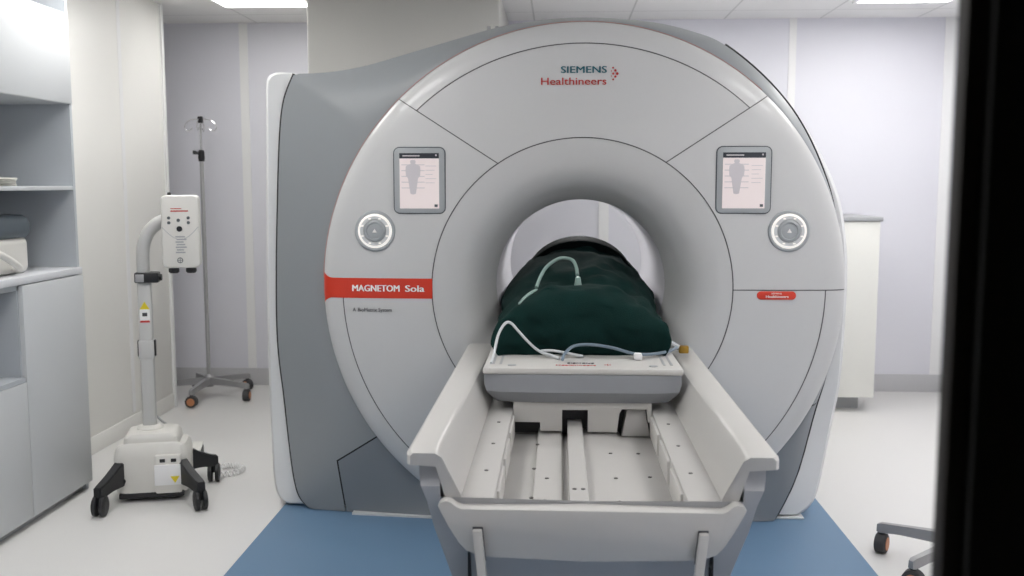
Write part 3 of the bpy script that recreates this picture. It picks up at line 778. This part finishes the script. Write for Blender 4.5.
for x in (-.036, .034): MB().lathe([(.016, .968), (.022, .974), (.022, .984), (.019, .994)], (HX+x, IY-.03, 0), 'z', 22).build('syringe_port', M['blackp'], hd)
MB().lathe([(.008, 1.296), (.008, 1.306), (.005, 1.31)], (HX-.045, IY-.03, 0), 'z', 16).build('top_stud', M['blackp'], hd)
MB().box(IX+.085, IX+.18, IY+.10, IY+.26, .085, .145, .008).build('pedal_box', M['blackp'], inj)
MB().box(IX+.085, IX+.18, IY+.10, IY+.26, .146, .160, .005).build('pedal_cover', M['inj'], inj)
pts = []
for k in range(150):
    t = k/149; a = t*2*PI*17; b = t*1.35*PI
    base = Vector((-1.575+.075*math.sin(b)+.05*t, 4.24+.10*(1-math.cos(b))*.5+.06*t, .016))
    d = Vector((math.cos(b), math.sin(b), 0)); n = Vector((-d.y, d.x, 0))
    pts.append(base+n*math.cos(a)*.011+Vector((0, 0, 1))*math.sin(a)*.011)
inj.rotation_euler = (0, 0, IA)
lead = thing('coiled_lead', 'white coiled lead lying on the floor behind the injector wheels', 'lead', (-1.4, 4.2, 0))
MB().tube(pts, .0042, 6).build('coil', M['wallstrip'], lead)
tag(MB().tube(catmull([(-2.26, 4.86, .007), (-2.18, 4.88, .007), (-2.13, 4.98, .007), (-2.16, 5.12, .007), (-2.24, 5.2, .03), (-2.318, 5.22, .09)], 6), .0065, 8).build('white_flex', M['greytop']),
    'short white flex on the floor at the foot of the white wall pier', 'cable')

# ------------------------------------------------------------------ fitted shelves on the left
FX = -2.07; BX = -2.615; Y0, Y1 = 2.0, 4.07
bc = thing('base_cabinet', 'pale blue grey base cabinet with an open niche and plain doors', 'cabinet', (-2.33, 3.0, 0))
c = MB(); c.box(BX, FX-.02, Y1-.02, Y1, .0, .955); c.box(BX, FX-.02, Y0, Y0+.02, 0, .955); c.box(BX, FX-.022, Y0+.02, Y1-.02, .09, .11); c.box(BX, BX+.012, Y0+.02, Y1-.02, .11, .955)
c.box(BX, FX-.02, 3.587, 3.607, .11, .955); c.box(BX, FX-.02, 2.95, 2.97, .11, .955); c.box(BX+.012, FX-.002, 2.97, 3.587, .578, .596); c.box(BX+.012, FX-.02, Y0+.02, Y1-.02, .935, .955)
c.build('carcass', M['cabin'], bc, smooth=False)
MB().box(FX-.05, FX-.035, Y0, Y1, 0, .09).build('toe_kick', M['greytop'], bc, smooth=False)
MB().box(FX-.02, FX, 3.595, Y1, .035, .953, .0015).build('door', M['cab'], bc)
MB().box(FX-.02, FX, 2.962, 3.591, .035, .576, .0015).build('door', M['cab'], bc)
MB().box(FX-.02, FX, 2.01, 2.958, .035, .953, .0015).build('door', M['cab'], bc)
tag(MB().box(BX, FX-.002, Y0, Y1+.002, .957, .986, .003).build('worktop', M['cabtop']), 'pale worktop slab on the base cabinet with a device standing on it', 'worktop')
FX = -2.085
us = thing('shelf_unit', 'tall grey shelf unit with open bays and a flap door above the worktop', 'shelves', (-2.33, 3.0, .988))
c = MB(); c.box(BX, FX, Y1-.018, Y1, .988, 2.38); c.box(BX, FX, Y0, Y0+.018, .988, 2.38); c.box(BX, BX+.012, Y0+.018, Y1-.018, .988, 2.38)
c.build('carcass', M['cabin'], us, smooth=False)
for z in (1.327, 1.69, 2.053): MB().box(BX+.012, FX-.002, Y0+.018, Y1-.018, z-.009, z+.009, .0015).build('shelf', M['cab'], us)
MB().box(FX-.016, FX+.004, Y0+.004, Y1-.002, 1.683, 2.06, .0015).build('flap_door', M['cab'], us)
# lidded device on the worktop
dv = thing('lidded_case', 'white portable case with a dark slate lid and carry handle on the worktop', 'case', (-2.27, 3.58, .987))
MB().prism(rrect(-2.45, -2.155, .988, 1.135, .03), 'y', 3.38, 3.80, .012, 3).build('case_body', M['inj'], dv)
MB().prism(rrect(-2.462, -2.143, 1.125, 1.222, .04), 'y', 3.37, 3.81, .016, 3).build('lid', M['lid'], dv)
MB().tube(catmull([(-2.15, 3.45, 1.09), (-2.125, 3.47, 1.09), (-2.115, 3.54, 1.075), (-2.116, 3.63, 1.035), (-2.125, 3.68, 1.012), (-2.153, 3.69, 1.008)], 6), .014, 12).build('handle', M['inj'], dv)
pp = thing('paper_stack', 'small loose stack of papers lying on the shelf above the slate lidded case', 'papers', (-2.25, 3.62, 1.337))
for k in range(4):
    r = Matrix.Translation((-2.24, 3.62, 0)) @ Matrix.Rotation(.1*k-.15, 4, 'Z') @ Matrix.Translation((2.24, -3.62, 0))
    MB().box(-2.35, -2.13+.01*k, 3.44, 3.70-.02*k, 1.3365+.008*k, 1.344+.008*k, .001, 1, rot=r).build('sheet', M['paper'], pp)

# ------------------------------------------------------------------ low cabinet at the right
lc = thing('low_cabinet', 'cream low cabinet with a grey top between the scanner and the back wall', 'cabinet', (1.5, 5.95, 0))
MB().box(1.10, 1.862, 5.715, 6.28, .085, 1.13, .003).build('carcass', M['cream'], lc)
MB().box(1.485, 1.858, 5.697, 5.714, .09, 1.127, .002).build('door', M['cream'], lc)
MB().box(1.102, 1.48, 5.697, 5.714, .09, 1.127, .002).build('door', M['cream'], lc)
MB().box(1.09, 1.872, 5.69, 6.285, 1.131, 1.155, .003).build('cabinet_top', M['greytop'], lc)
MB().box(1.12, 1.80, 5.80, 6.27, .001, .084).build('plinth', M['greytop'], lc)

# ------------------------------------------------------------------ camera, world
yaw = math.atan(48/963); pit = math.atan(103/963)
cd = bpy.data.cameras.new('camera'); cam = bpy.data.objects.new('camera', cd); COL.objects.link(cam)
cam.location = (0, 0, 1.34); cam.rotation_euler = (PI/2-pit, 0, yaw)
cd.sensor_width = 36; cd.lens = 963/1024*36; cd.clip_start = .05
cd.dof.use_dof = True; cd.dof.focus_distance = 3.3; cd.dof.aperture_fstop = (963/1024*.036)/.010
S.camera = cam
w = bpy.data.worlds.new('world'); S.world = w; w.use_nodes = True
w.node_tree.nodes['Background'].inputs[0].default_value = (.5, .5, .55, 1); w.node_tree.nodes['Background'].inputs[1].default_value = 0.0
S.view_settings.view_transform = 'Standard'; S.view_settings.look = 'None'; S.view_settings.gamma = 1; S.view_settings.exposure = 1.2
S.view_settings.use_curve_mapping = False
